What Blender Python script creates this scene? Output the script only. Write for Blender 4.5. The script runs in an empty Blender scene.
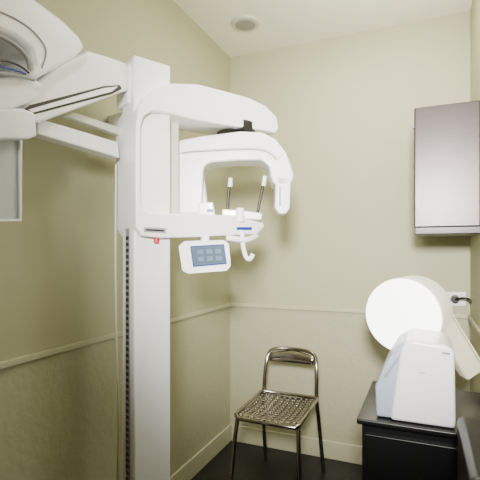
import bpy, bmesh, math
from mathutils import Vector, Matrix
S=bpy.context.scene
COL=S.collection
# ---------- survey frame (photo measurements -> room metres) ----------
FP=434.0; HZ=253.0; CH=1.27
a=math.radians(23.1)
F=Vector((-math.sin(a),math.cos(a),0)); R=Vector((math.cos(a),math.sin(a),0)); Z=Vector((0,0,1))
C=Vector((0,0,CH))
def ray(px,py): return F+R*((px-240)/FP)+Z*((HZ-py)/FP)
def U(px,py,z): return C+ray(px,py)*z
def onp(px,py,p,n):
    r=ray(px,py); t=(Vector(p)-C).dot(n)/r.dot(n); return C+r*t
# ---------- materials ----------
def mat(name,col,rough=0.5,metal=0.0,noise=0.0,scale=20,bump=0.0,emit=None,es=0,trans=0,spec=None,alpha=1,coat=0,stretch=None):
    m=bpy.data.materials.new(name); m.use_nodes=True
    nt=m.node_tree; b=nt.nodes['Principled BSDF']
    c=(col[0],col[1],col[2],1)
    b.inputs['Base Color'].default_value=c
    b.inputs['Roughness'].default_value=rough; b.inputs['Metallic'].default_value=metal
    if spec is not None: b.inputs['Specular IOR Level'].default_value=spec
    if coat: b.inputs['Coat Weight'].default_value=coat
    b.inputs['Transmission Weight'].default_value=trans
    b.inputs['Alpha'].default_value=alpha
    if emit: b.inputs['Emission Color'].default_value=(*emit,1); b.inputs['Emission Strength'].default_value=es
    tc=nt.nodes.new('ShaderNodeTexCoord'); nz=nt.nodes.new('ShaderNodeTexNoise'); nz.inputs['Scale'].default_value=scale
    nz.inputs['Detail'].default_value=4
    if stretch:
        mp=nt.nodes.new('ShaderNodeMapping'); mp.inputs['Scale'].default_value=stretch
        nt.links.new(tc.outputs['Object'],mp.inputs['Vector']); nt.links.new(mp.outputs['Vector'],nz.inputs['Vector'])
    else:
        nt.links.new(tc.outputs['Object'],nz.inputs['Vector'])
    if noise:
        mx=nt.nodes.new('ShaderNodeMix'); mx.data_type='RGBA'
        mx.inputs[6].default_value=tuple(v*(1-noise) for v in col)+(1,)
        mx.inputs[7].default_value=tuple(min(1,v*(1+noise)) for v in col)+(1,)
        nt.links.new(nz.outputs['Fac'],mx.inputs[0]); nt.links.new(mx.outputs[2],b.inputs['Base Color'])
    if bump:
        bp=nt.nodes.new('ShaderNodeBump'); bp.inputs['Strength'].default_value=bump; bp.inputs['Distance'].default_value=0.004
        nt.links.new(nz.outputs['Fac'],bp.inputs['Height']); nt.links.new(bp.outputs['Normal'],b.inputs['Normal'])
    return m
WALL=mat('wall_paint',(0.435,0.425,0.270),0.6,noise=0.03,scale=6)
WLOW=mat('wall_textured_paper',(0.425,0.41,0.270),0.5,noise=0.05,scale=38,bump=0.7)
CEIL=mat('ceiling_paint',(0.92,0.90,0.76),0.8,noise=0.01)
TRIM=mat('trim_paint',(0.50,0.485,0.33),0.35,noise=0.02)
FLOOR=mat('floor_dark',(0.005,0.005,0.005),0.45,noise=0.2,scale=40)
WHITE=mat('white_enamel',(0.95,0.95,0.96),0.3,noise=0.01,coat=0.3)
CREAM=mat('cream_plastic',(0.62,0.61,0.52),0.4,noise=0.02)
BEIGE=mat('beige_painted_arm',(0.55,0.51,0.39),0.4,noise=0.02)
GREY=mat('grey_plastic',(0.30,0.30,0.31),0.4,noise=0.03)
LGREY=mat('light_grey_plastic',(0.55,0.56,0.60),0.4,noise=0.02)
BLACK=mat('black_plastic',(0.005,0.005,0.006),0.35,noise=0.1)
DKMET=mat('dark_metal_panel',(0.095,0.082,0.082),0.36,metal=0.8,noise=0.10,scale=8,stretch=(1,1,12))
CHROME=mat('brushed_steel',(0.34,0.31,0.28),0.18,metal=1.0,noise=0.05)
SCREEN=mat('lcd_blue',(0.07,0.10,0.14),0.15,noise=0.15,scale=60,emit=(0.15,0.21,0.29),es=0.3)
BLUE=mat('blue_print',(0.01,0.04,0.25),0.4)
RED=mat('red_button',(0.6,0.03,0.02),0.4)
PALEB=mat('pale_blue_plastic',(0.40,0.45,0.58),0.35,noise=0.02)
GLASS=mat('frosted_acrylic',(0.75,0.8,0.86),0.2,trans=0.35,noise=0.01)
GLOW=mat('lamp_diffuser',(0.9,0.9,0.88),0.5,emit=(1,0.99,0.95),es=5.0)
GLOWB=mat('lamp_housing_brightened',(0.9,0.88,0.8),0.45,emit=(1,0.96,0.82),es=.5)  # opaque housing, emission put into the material to brighten its side
# ---------- helpers ----------
def empty(name,loc=(0,0,0)):
    e=bpy.data.objects.new(name,None); e.location=loc; e.empty_display_size=0.05; COL.objects.link(e); return e
def fin(ob,m,parent=None,bevel=0,seg=3,smooth=True):
    if m: ob.data.materials.append(m)
    if bevel:
        b=ob.modifiers.new('bevel','BEVEL'); b.width=bevel; b.segments=seg; b.limit_method='ANGLE'; b.angle_limit=math.radians(35)
    if smooth and ob.type=='MESH':
        for p in ob.data.polygons: p.use_smooth=True
        if bevel:
            w=ob.modifiers.new('wn','WEIGHTED_NORMAL'); w.keep_sharp=True
    if parent:
        ob.parent=parent; ob.matrix_parent_inverse=Matrix.Translation(-Vector(parent.location))
    return ob
def mesh(name,verts,faces,m,parent=None,bevel=0,seg=3,smooth=False):
    me=bpy.data.meshes.new(name); me.from_pydata([tuple(v) for v in verts],[],faces); me.update()
    bm=bmesh.new(); bm.from_mesh(me); bmesh.ops.recalc_face_normals(bm,faces=bm.faces[:]); bm.to_mesh(me); bm.free()
    ob=bpy.data.objects.new(name,me); COL.objects.link(ob)
    return fin(ob,m,parent,bevel,seg,smooth or bevel>0)
def box(name,lo,hi,m,parent=None,bevel=0,seg=3):
    x0,y0,z0=lo;x1,y1,z1=hi
    v=[(x,y,z) for z in (z0,z1) for x,y in ((x0,y0),(x1,y0),(x1,y1),(x0,y1))]
    f=[(0,1,2,3),(4,5,6,7),(0,1,5,4),(1,2,6,5),(2,3,7,6),(3,0,4,7)]
    return mesh(name,v,f,m,parent,bevel,seg)
def prism(name,pts,ext,m,parent=None,bevel=0,seg=3):
    n=len(pts); ext=Vector(ext)
    v=[Vector(p) for p in pts]+[Vector(p)+ext for p in pts]
    f=[tuple(range(n)),tuple(range(n,2*n))]+[(i,(i+1)%n,n+(i+1)%n,n+i) for i in range(n)]
    return mesh(name,v,f,m,parent,bevel,seg)
def tube(name,pts,r,m,parent=None,cyc=False,smooth=True,res=6):
    cu=bpy.data.curves.new(name,'CURVE'); cu.dimensions='3D'; cu.bevel_depth=r; cu.bevel_resolution=4; cu.use_fill_caps=True
    if smooth and len(pts)>2:
        P=[Vector(p) for p in pts]; out=[]
        n=len(P)
        for i in range(n if cyc else n-1):
            p0=P[(i-1)%n] if (cyc or i>0) else P[0]; p1=P[i]; p2=P[(i+1)%n]
            p3=P[(i+2)%n] if (cyc or i+2<n) else P[-1]
            for k in range(res):
                t=k/res
                out.append(0.5*((2*p1)+(-p0+p2)*t+(2*p0-5*p1+4*p2-p3)*t*t+(-p0+3*p1-3*p2+p3)*t**3))
        if not cyc: out.append(P[-1])
        pts=out
    sp=cu.splines.new('POLY'); sp.points.add(len(pts)-1)
    for i,p in enumerate(pts): sp.points[i].co=(p[0],p[1],p[2],1)
    sp.use_cyclic_u=cyc
    tmp=bpy.data.objects.new(name+'_c',cu); COL.objects.link(tmp)
    dg=bpy.context.evaluated_depsgraph_get(); me=bpy.data.meshes.new_from_object(tmp.evaluated_get(dg))
    bpy.data.objects.remove(tmp); me.materials.clear()
    ob=bpy.data.objects.new(name,me); COL.objects.link(ob)
    return fin(ob,m,parent,0)
def cyl(name,c0,c1,r0,r1,m,parent=None,bevel=0,n=48):
    c0=Vector(c0);c1=Vector(c1);ax=(c1-c0).normalized()
    u=ax.orthogonal().normalized(); w=ax.cross(u)
    v=[];
    for c,r in((c0,r0),(c1,r1)):
        for i in range(n):
            t=2*math.pi*i/n; v.append(c+u*math.cos(t)*r+w*math.sin(t)*r)
    f=[tuple(range(n)),tuple(range(n,2*n))]+[(i,(i+1)%n,n+(i+1)%n,n+i) for i in range(n)]
    return mesh(name,v,f,m,parent,bevel or min(r0,r1,0.02)*0.15,2)
# ---------- room ----------
XL,XR,YB,YF,H=-1.22,0.228,2.69,-1.0,2.60
RAIL=0.92
box('floor',(XL-.1,YF-.1,-.1),(XR+.1,YB+.1,0),FLOOR)
box('ceiling',(XL-.1,YF-.1,H),(XR+.1,YB+.1,H+.1),CEIL)
def wall2(name,lo,hi):
    e=empty(name)
    box('upper',(lo[0],lo[1],RAIL),(hi[0],hi[1],H),WALL,e)
    box('lower',(lo[0],lo[1],0),(hi[0],hi[1],RAIL),WLOW,e)
wall2('wall_left',(XL-.1,YF,0),(XL,YB,0))
wall2('wall_right',(XR,YF,0),(XR+.1,YB,0))
wall2('wall_back',(XL-.1,YB,0),(XR+.1,YB+.1,0))
def rail(name,h,t,pr,kind):
    lowh=h-t/2; hih=h+t/2
    box(name+'_left' if kind else 'trim_1',(XL,YF,lowh),(XL+pr,YB,hih),TRIM,None,0.004)
    box(name+'_back' if kind else 'trim_2',(XL+pr,YB-pr,lowh),(XR-pr,YB,hih),TRIM,None,0.004)
    box(name+'_right' if kind else 'trim_3',(XR-pr,YF,lowh),(XR,YB,hih),TRIM,None,0.004)
rail('trim',RAIL,0.024,0.012,False)
rail('baseboard',0.055,0.11,0.014,True)
c=Vector((-.955,2.32,H))
e=empty('ceiling_downlight',c)
cyl('ring',c+Z*0.0,c-Z*0.012,.085,.078,mat('dl_ring',(0.62,0.60,0.52),0.5),e)
cyl('grille',c-Z*0.008,c-Z*0.016,.060,.058,mat('dl_grille',(0.30,0.29,0.26),0.6,noise=.3,scale=200),e)
# ---------- panoramic x-ray machine ----------
M=empty('panoramic_xray_machine',(-.93,1.34,0))
d=Vector((.465,.885,0)).normalized(); n=Vector((d.y,-d.x,0))
A=U(134,253,1.55); A.z=0
prism('column',[A,A+d*.150,A+d*.150-n*.102,A-n*.102],Z*1.98,WHITE,M,.008)
prism('column_foot',[A+n*.06-d*.08,A+d*.23+n*.06,A+d*.23-n*.14,A-d*.08-n*.14],Z*.04,WHITE,M,.01)
prism('rack_strip',[A-n*.030-d*.004+Z*.05,A-n*.062-d*.004+Z*.05,A-n*.062-d*.004+Z*1.36,A-n*.030-d*.004+Z*1.36],d*.006,GREY,M)
for i in range(56):
    h=.08+i*.0225
    o=A-n*.036-d*.0055+Z*h
    prism('rack_hole_%d'%i,[o,o-n*.020,o-n*.020+Z*.013,o+Z*.013],d*.003,BLACK,M)
tube('column_cable',[A-n*.11-d*.02+Z*1.6,A-n*.115-d*.02+Z*1.3,A-n*.12-d*.015+Z*1.0,A-n*.11-d*.01+Z*.6,A-n*.12-d*.02+Z*.1],.004,CREAM,M)
for i,h in enumerate((.1,1.78)):
    q=A-n*.09+d*.08
    prism('wall_bracket_%d'%i,[q+Z*h,q+d*.05+Z*h,Vector((XL,q.y+.14,h)),Vector((XL,q.y+.06,h))],Z*.06,WHITE,M)
PA=A+n*.03
def np_(lst,off=0): return [onp(x,y,PA+n*off,n) for x,y in lst]
cpts=[(136,226),(136,180),(136,128),(138,110),(144,98),(156,88),(172,83),(198,84),(225,91),(250,98),(266,106),(277,117),(279,128),(276,133),(262,130),(225,125),(192,119),(166,112),(152,111),(144,116),(141,126),(141,200),(143,208),(150,213),(200,214),(245,216),(262,219),(265,226),(258,234),(200,237),(160,238),(142,236)]
prism('c_carriage',np_(cpts),-n*.175,WHITE,M,.006,3)
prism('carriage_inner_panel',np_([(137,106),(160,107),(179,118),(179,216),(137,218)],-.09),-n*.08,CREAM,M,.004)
prism('column_head',np_([(128,62),(138,58),(162,72),(168,82),(165,96),(128,104)],-.06),-n*.11,WHITE,M,.012)
prism('shelf_label',np_([(144,227),(166,228),(166,233),(144,232)],.002),-n*.004,GREY,M)
prism('shelf_label_bar',np_([(146,229),(164,230),(164,231.5),(146,230.5)],.003),-n*.004,BLACK,M)
prism('shelf_blue_badge',np_([(237,227),(252,227),(252,230),(237,230)],.002),-n*.004,BLUE,M)
rc=onp(159,238,PA,n)
cyl('emergency_button',rc-n*.02+Z*.005,rc-n*.02-Z*.018,.010,.010,RED,M)
def fp(lst,z): return [U(x,y,z) for x,y in lst]
g=[(174,214),(173,165),(174,148),(179,140),(200,136),(240,131),(262,132),(276,139),(286,152),(291,165),(294,176),(291,184),(283,187),(274,184),(271,176),(269,166),(262,160),(240,160),(212,162),(205,165),(203,172),(202,214)]
prism('rotor_arm',fp(g,1.80),F*.14,WHITE,M,.010,4)
prism('rotor_cap',fp([(177,154),(178,145),(186,140),(240,133),(262,134),(275,142),(284,154),(278,158),(270,151),(258,148),(238,148),(200,150),(184,152)],1.792),F*.02,WHITE,M,.004)
tube('rotor_seam',[U(x,y,1.797) for x,y in [(177,205),(177,158),(184,153),(200,151.5),(240,149.5),(260,150),(270,153.5),(277,160)]],.0025,GREY,M)
prism('sensor_head',fp([(276,176),(291,176),(290,208),(286,214),(279,214),(275,207)],1.80),F*.10,WHITE,M,.008)
prism('sensor_slot',fp([(279,186),(281,186),(281,206),(279,206)],1.797),F*.01,GREY,M)
prism('tube_housing',fp([(183,170),(203,168),(207,200),(207,214),(183,214)],1.86),F*.12,WHITE,M,.012)
c=U(236,128,1.91)
cyl('rotor_bearing',Vector((c.x,c.y,1.79)),Vector((c.x,c.y,1.835)),.085,.085,BLACK,M)
prism('patient_module',fp([(198,202),(213,202),(215,216),(198,216)],1.76),F*.05,WHITE,M,.006)
prism('patient_module_badge',fp([(207,209),(213,209),(213,212),(207,212)],1.757),F*.006,BLUE,M)
tube('temple_rod_l',[U(228,216,1.86),U(228,200,1.86),U(230,182,1.86)],.006,BLACK,M)
tube('temple_rod_r',[U(257,216,1.92),U(260,200,1.92),U(264,181,1.92)],.006,BLACK,M)
cyl('rod_tip_l',U(230,187,1.86),U(230.5,178,1.86),.010,.009,WHITE,M)
cyl('rod_tip_r',U(263.5,186,1.92),U(265,176,1.92),.010,.009,WHITE,M)
prism('temple_base',fp([(222,209),(240,210),(262,213),(262,220),(222,218)],1.84),F*.06,WHITE,M,.006)
cyl('chin_post',U(240,222,1.83),U(240,208,1.83),.022,.016,WHITE,M)
tube('handle_hook',[U(242,232,1.80),U(243,246,1.80),U(246,257,1.80),U(250,259,1.80),U(253,254,1.80)],.010,WHITE,M)
tube('handle_bar',[U(226,238,1.78),U(246,240,1.80),U(256,236,1.86)],.012,WHITE,M)
e2=[(178,246),(184,241),(224,240),(229,244),(231,266),(227,271),(188,274),(182,271)]
def tilt(lst,z0,k=.0022,yref=240): return [U(x,y,z0-(y-yref)*k) for x,y in lst]
prism('control_panel',tilt(e2,1.66),F*.03,WHITE,M,.006)
prism('control_bezel',tilt([(190,246),(224,244),(227,264),(193,267)],1.657),F*.004,BLUE,M)
prism('control_screen',tilt([(191.2,247),(223.2,245.2),(225.8,263),(194,265.8)],1.654),F*.004,SCREEN,M)
ic=mat('screen_icon',(.10,.14,.20),.4,emit=(.2,.26,.34),es=.35)
for i in range(3):
    for j in range(2):
        x=197+i*9+j*.7; y=250+j*7-i*.4
        prism('screen_icon_%d'%(i+3*j),tilt([(x,y),(x+6,y-.4),(x+6.4,y+4),(x+.5,y+4.4)],1.652),F*.003,ic,M)
tube('panel_bracket',[U(205,233,1.74),U(205,246,1.70)],.018,WHITE,M)
# ---------- cephalometric arm ----------
X1=Vector((1,0,0))
def xp(lst,X): return [onp(x,y,Vector((X,0,0)),X1) for x,y in lst]
prism('ceph_beam',xp([(36,84),(60,64),(88,50),(108,56),(136,66),(142,74),(142,86),(118,94),(40,123),(30,120),(26,104)],-.985),-X1*.10,WHITE,M,.010)
prism('ceph_slot_rim',xp([(26,110),(30,105),(104,86),(120,85),(122,89),(112,94),(32,115)],-.983),-X1*.01,BLACK,M)
prism('ceph_slot_inner',xp([(29,109.5),(104,88),(118,86.5),(112,91.5),(33,112.5)],-.979),-X1*.01,WHITE,M)
prism('ceph_lower_beam',xp([(38,118),(118,142),(120,158),(38,134)],-1.03),-X1*.05,WHITE,M,.005)
prism('ceph_brace',xp([(66,116),(74,112),(122,128),(122,136)],-1.06),-X1*.03,CREAM,M,.004)
prism('ceph_head_lobe',xp([(-60,-60),(-10,-40),(30,-6),(62,18),(80,36),(86,48),(76,58),(40,78),(26,78),(35,64),(32,50),(18,38),(-10,26),(-60,10)],-.93),-X1*.16,WHITE,M,.014,4)
tube('ceph_lobe_seam',xp([(-10,8),(14,18),(34,32),(46,50),(42,68)],-.928),.002,GREY,M)
prism('ceph_head_under',xp([(-40,80),(30,76),(46,84),(38,100),(10,110),(-40,112)],-.96),-X1*.12,WHITE,M,.010)
prism('ceph_box',xp([(-40,108),(24,108),(36,113),(38,136),(30,139),(-40,139)],-.93),-X1*.12,WHITE,M,.008)
prism('ceph_plate',xp([(-30,138),(20,138),(20,220),(-30,220)],-.99),-X1*.012,GLASS,M,.002)
tube('ceph_plate_edge',xp([(20,138),(20,220),(-30,221)],-.985),.005,WHITE,M,smooth=False)
prism('ceph_recess',xp([(-40,26),(16,38),(32,52),(32,66),(24,78),(-40,80)],-1.05),-X1*.04,LGREY,M,.004)
tube('ceph_metal_tube',xp([(-20,30),(0,36),(16,46),(27,58),(30,70)],-.925),.0055,GREY,M)
tube('ceph_metal_bar',xp([(-20,72),(0,73),(20,76),(34,80)],-.925),.0045,GREY,M)
tube('ceph_cable_blue',xp([(-10,66),(6,68),(18,71),(26,74)],-.92),.0025,BLUE,M)
tube('ceph_cable_dark',xp([(-10,60),(6,61),(20,66),(29,73)],-.92),.0025,BLACK,M)
# ---------- metal chair ----------
ch=empty('metal_chair',(-.72,2.21,0))
def W(x,y,z): return Vector((x,y,z))
xl,xr,y0,y1,sh=-.885,-.55,2.00,2.40,.45
nx,ny=10,12
bm=bmesh.new()
sx=(xr-xl-.02)/nx; sy=(y1-y0-.02)/ny
def seatz(x,y):
    t=(y-y0)/(y1-y0); s=(x-(xl+xr)/2)/((xr-xl)/2)
    return sh+.012*s*s-.015*math.sin(math.pi*t)-.012*max(0,.15-t)/.15
for i in range(nx):
    for j in range(ny):
        cx=xl+.01+(i+.5)*sx; cy=y0+.01+(j+.5)*sy
        o=[];inn=[]
        for k in range(16):
            t=2*math.pi*k/16
            ux,uy=math.cos(t),math.sin(t); mm=max(abs(ux),abs(uy))
            for lst,rx,ry,sq in((o,sx/2,sy/2,True),(inn,sx*.27,sy*.27,False)):
                X=cx+ux/(mm if sq else 1)*rx; Y=cy+uy/(mm if sq else 1)*ry
                lst.append(bm.verts.new((X,Y,seatz(X,Y))))
        for k in range(16):
            bm.faces.new((o[k],o[(k+1)%16],inn[(k+1)%16],inn[k]))
bmesh.ops.remove_doubles(bm,verts=bm.verts[:],dist=.0004)
bmesh.ops.recalc_face_normals(bm,faces=bm.faces[:])
me=bpy.data.meshes.new('seat'); bm.to_mesh(me); bm.free()
ob=bpy.data.objects.new('seat',me); COL.objects.link(ob)
so=ob.modifiers.new('s','SOLIDIFY'); so.thickness=.004
fin(ob,CHROME,ch)
tube('seat_rim',[W(xl+.02,y0,sh-.012),W(xr-.02,y0,sh-.012),W(xr,y0+.02,sh),W(xr,y1-.02,sh+.01),W(xr-.02,y1,sh+.01),W(xl+.02,y1,sh+.01),W(xl,y1-.02,sh+.01),W(xl,y0+.02,sh)],.010,CHROME,ch,cyc=True,smooth=False)
r=.011
tube('front_leg_l',[W(xl+.01,y0+.03,sh),W(xl,y0,.30),W(xl-.015,y0-.03,.0)],r,CHROME,ch)
tube('front_leg_r',[W(xr-.01,y0+.03,sh),W(xr,y0,.30),W(xr+.015,y0-.03,.0)],r,CHROME,ch)
bt=.70
tube('back_frame',[W(xl-.01,y1+.10,0),W(xl+.0,y1+.03,.30),W(xl+.01,y1+.01,sh),W(xl+.015,y1+.03,.60),W(xl+.03,y1+.055,.675),W(xl+.07,y1+.065,bt),W((xl+xr)/2,y1+.085,bt+.003),W(xr-.07,y1+.065,bt),W(xr-.03,y1+.055,.675),W(xr-.015,y1+.03,.60),W(xr-.01,y1+.01,sh),W(xr,y1+.03,.30),W(xr+.01,y1+.10,0)],r,CHROME,ch)
v=[];f=[]
N=14
for i in range(N+1):
    t=i/N; x=xl+.035+(xr-xl-.07)*t; yy=y1+.05+.03*math.sin(math.pi*t)
    dz=.02*(1-math.sin(math.pi*t))
    v+= [(x,yy-.01,.625+dz*.3),(x,yy,.695-dz)]
for i in range(N): f.append((2*i,2*i+2,2*i+3,2*i+1))
ob=mesh('back_band',v,f,CHROME,ch,smooth=True); ob.modifiers.new('s','SOLIDIFY').thickness=.005
# ---------- wall cabinet ----------
wb=empty('wall_cabinet',(.09,2.4,1.66))
box('body',(-.048,2.205,1.39),(XR,2.60,1.955),DKMET,wb,.006)
box('bottom_rim',(-.044,2.20,1.358),(XR,2.60,1.390),BLACK,wb,.003)
box('hinge_1',(-.055,2.21,1.86),(-.046,2.23,1.875),GREY,wb,.002)
box('door_seam',(-.041,2.2025,1.40),(-.039,2.206,1.945),BLACK,wb)
# ---------- floor cabinet ----------
fc=empty('black_cabinet',(0,1.65,0))
box('carcass',(-.195,1.50,.02),(XR-.005,1.93,.70),BLACK,fc,.004)
box('top_board',(-.21,1.48,.70),(XR-.005,1.95,.72),BLACK,fc,.006)
box('front_door',(-.185,1.488,.06),(.21,1.50,.67),BLACK,fc,.004)
box('door_handle',(-.16,1.475,.40),(-.15,1.49,.52),GREY,fc,.003)
# ---------- plate scanner ----------
sc=empty('xray_plate_scanner',(-.03,1.6,.72))
Yn=Vector((0,1,0))
def yp(lst,Y): return [onp(x,y,Vector((0,Y,0)),Yn) for x,y in lst]
def yb(lst,Y,zmin):
    o=[]
    for p in yp(lst,Y): o.append(Vector((p.x,p.y,max(p.z,zmin))))
    return o
bodyp=yb([(390,430),(400,352),(404,344),(412,340),(448,346),(455,352),(456,430)],1.50,.722)
prism('body',bodyp,Yn*.26,WHITE,sc,.012,4)
side=yb([(376,430),(375,386),(384,366),(396,347),(408,341),(413,352),(404,400),(392,430)],1.515,.722)
prism('side_cheek',side,Yn*.23,PALEB,sc,.010)
prism('feed_slot',yp([(384,376),(400,354),(401,356),(386,378)],1.512),Yn*.01,GREY,sc)
prism('label_1',yp([(442,352),(450,353),(450,355),(442,354)],1.499),Yn*.003,GREY,sc)
prism('label_2',yp([(419,372),(425,372),(425,374),(419,374)],1.499),Yn*.003,LGREY,sc)
# ---------- lamp ----------
lp=empty('studio_lamp',(.05,1.95,.9))
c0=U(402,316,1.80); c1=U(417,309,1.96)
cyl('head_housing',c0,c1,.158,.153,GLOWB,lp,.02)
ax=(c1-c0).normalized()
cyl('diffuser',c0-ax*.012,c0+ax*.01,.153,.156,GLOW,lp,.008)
mid=(c0+c1)/2
cyl('stand_post',Vector((mid.x,1.86,.735)),Vector((mid.x,mid.y,mid.z-.12)),.018,.018,CREAM,lp)
cyl('stand_base',Vector((mid.x,1.86,.7205)),Vector((mid.x,1.86,.738)),.075,.070,CREAM,lp)
q0=U(434,303,1.93); q1=U(477,376,1.70)
w=(R*math.cos(.6)+Z*math.sin(.6))*.042
prism('slanted_arm',[q0-w,q0+w,q1+w,q1-w],F*.07,BEIGE,lp,.012)
w2=w*1.12
prism('slanted_arm_rim',[q0+w,q0+w2,q1+w2,q1+w],F*.07,CREAM,lp,.002)
# ---------- black device on right ----------
kb=empty('black_printer',(.18,1.3,0))
box('body',(.085,1.02,.60),(XR-.006,1.42,.80),BLACK,kb,.02)
box('stand',(.10,1.04,0),(XR-.01,1.40,.60),BLACK,kb,.006)
for i in range(6):
    box('vent_%d'%i,(.10,1.017,.63+i*.022),(.21,1.022,.64+i*.022),GREY,kb)
# ---------- outlet ----------
ol=empty('wall_outlet',(.1,2.68,1.0))
prism('plate',yp([(438,292),(466,292),(466,306),(438,306)],YB-.010),Yn*.010,WHITE,ol,.003)
pc=onp(455,299,Vector((0,YB-.012,0)),Yn)
cyl('plug',pc,pc-Yn*.035,.024,.019,BLACK,ol)
cyl('socket',onp(445,299,Vector((0,YB-.012,0)),Yn),onp(445,299,Vector((0,YB-.009,0)),Yn),.018,.018,LGREY,ol)
s1=pc-Yn*.03
tube('plug_cord',[s1,s1+Vector((.035,-.03,.012)),s1+Vector((.07,-.03,.0)),s1+Vector((.085,-.04,-.06)),s1+Vector((.08,-.04,-.3))],.006,BLACK,ol)
# ---------- lights ----------
def area(name,loc,tgt,size,e,col=(1,1,1),spread=180):
    l=bpy.data.lights.new(name,'AREA'); l.energy=e; l.size=size; l.color=col; l.spread=math.radians(spread)
    o=bpy.data.objects.new(name,l); COL.objects.link(o); o.location=loc
    o.rotation_euler=(Vector(tgt)-Vector(loc)).to_track_quat('-Z','Y').to_euler(); return o
sp=bpy.data.lights.new('flash_spot','SPOT'); sp.energy=820; sp.spot_size=math.radians(62); sp.spot_blend=1; sp.shadow_soft_size=.16; sp.color=(1,.975,.91)
so=bpy.data.objects.new('flash_spot',sp); COL.objects.link(so); so.location=(.10,-.45,1.75)
so.rotation_euler=(Vector((-.42,2.6,1.45))-so.location).to_track_quat('-Z','Y').to_euler()
area('ceiling_fill',(0,1.6,2.15),(0,1.75,2.6),.4,16,(1,.98,.92))  # added up-light that brightens the ceiling, no fixture hangs here
area('ceiling_light',(-.30,1.85,2.56),(-.30,1.9,0),.5,13,(1,.96,.88))
w=bpy.data.worlds.new('world'); S.world=w; w.use_nodes=True
w.node_tree.nodes['Background'].inputs[0].default_value=(1,.97,.9,1); w.node_tree.nodes['Background'].inputs[1].default_value=.08
# ---------- camera ----------
cd=bpy.data.cameras.new('camera'); cam=bpy.data.objects.new('camera',cd); COL.objects.link(cam)
cam.location=C; cam.rotation_euler=(math.radians(90),0,a); cd.sensor_width=36; cd.lens=36*FP/480; cd.shift_y=13/480; cd.clip_start=.02
S.camera=cam
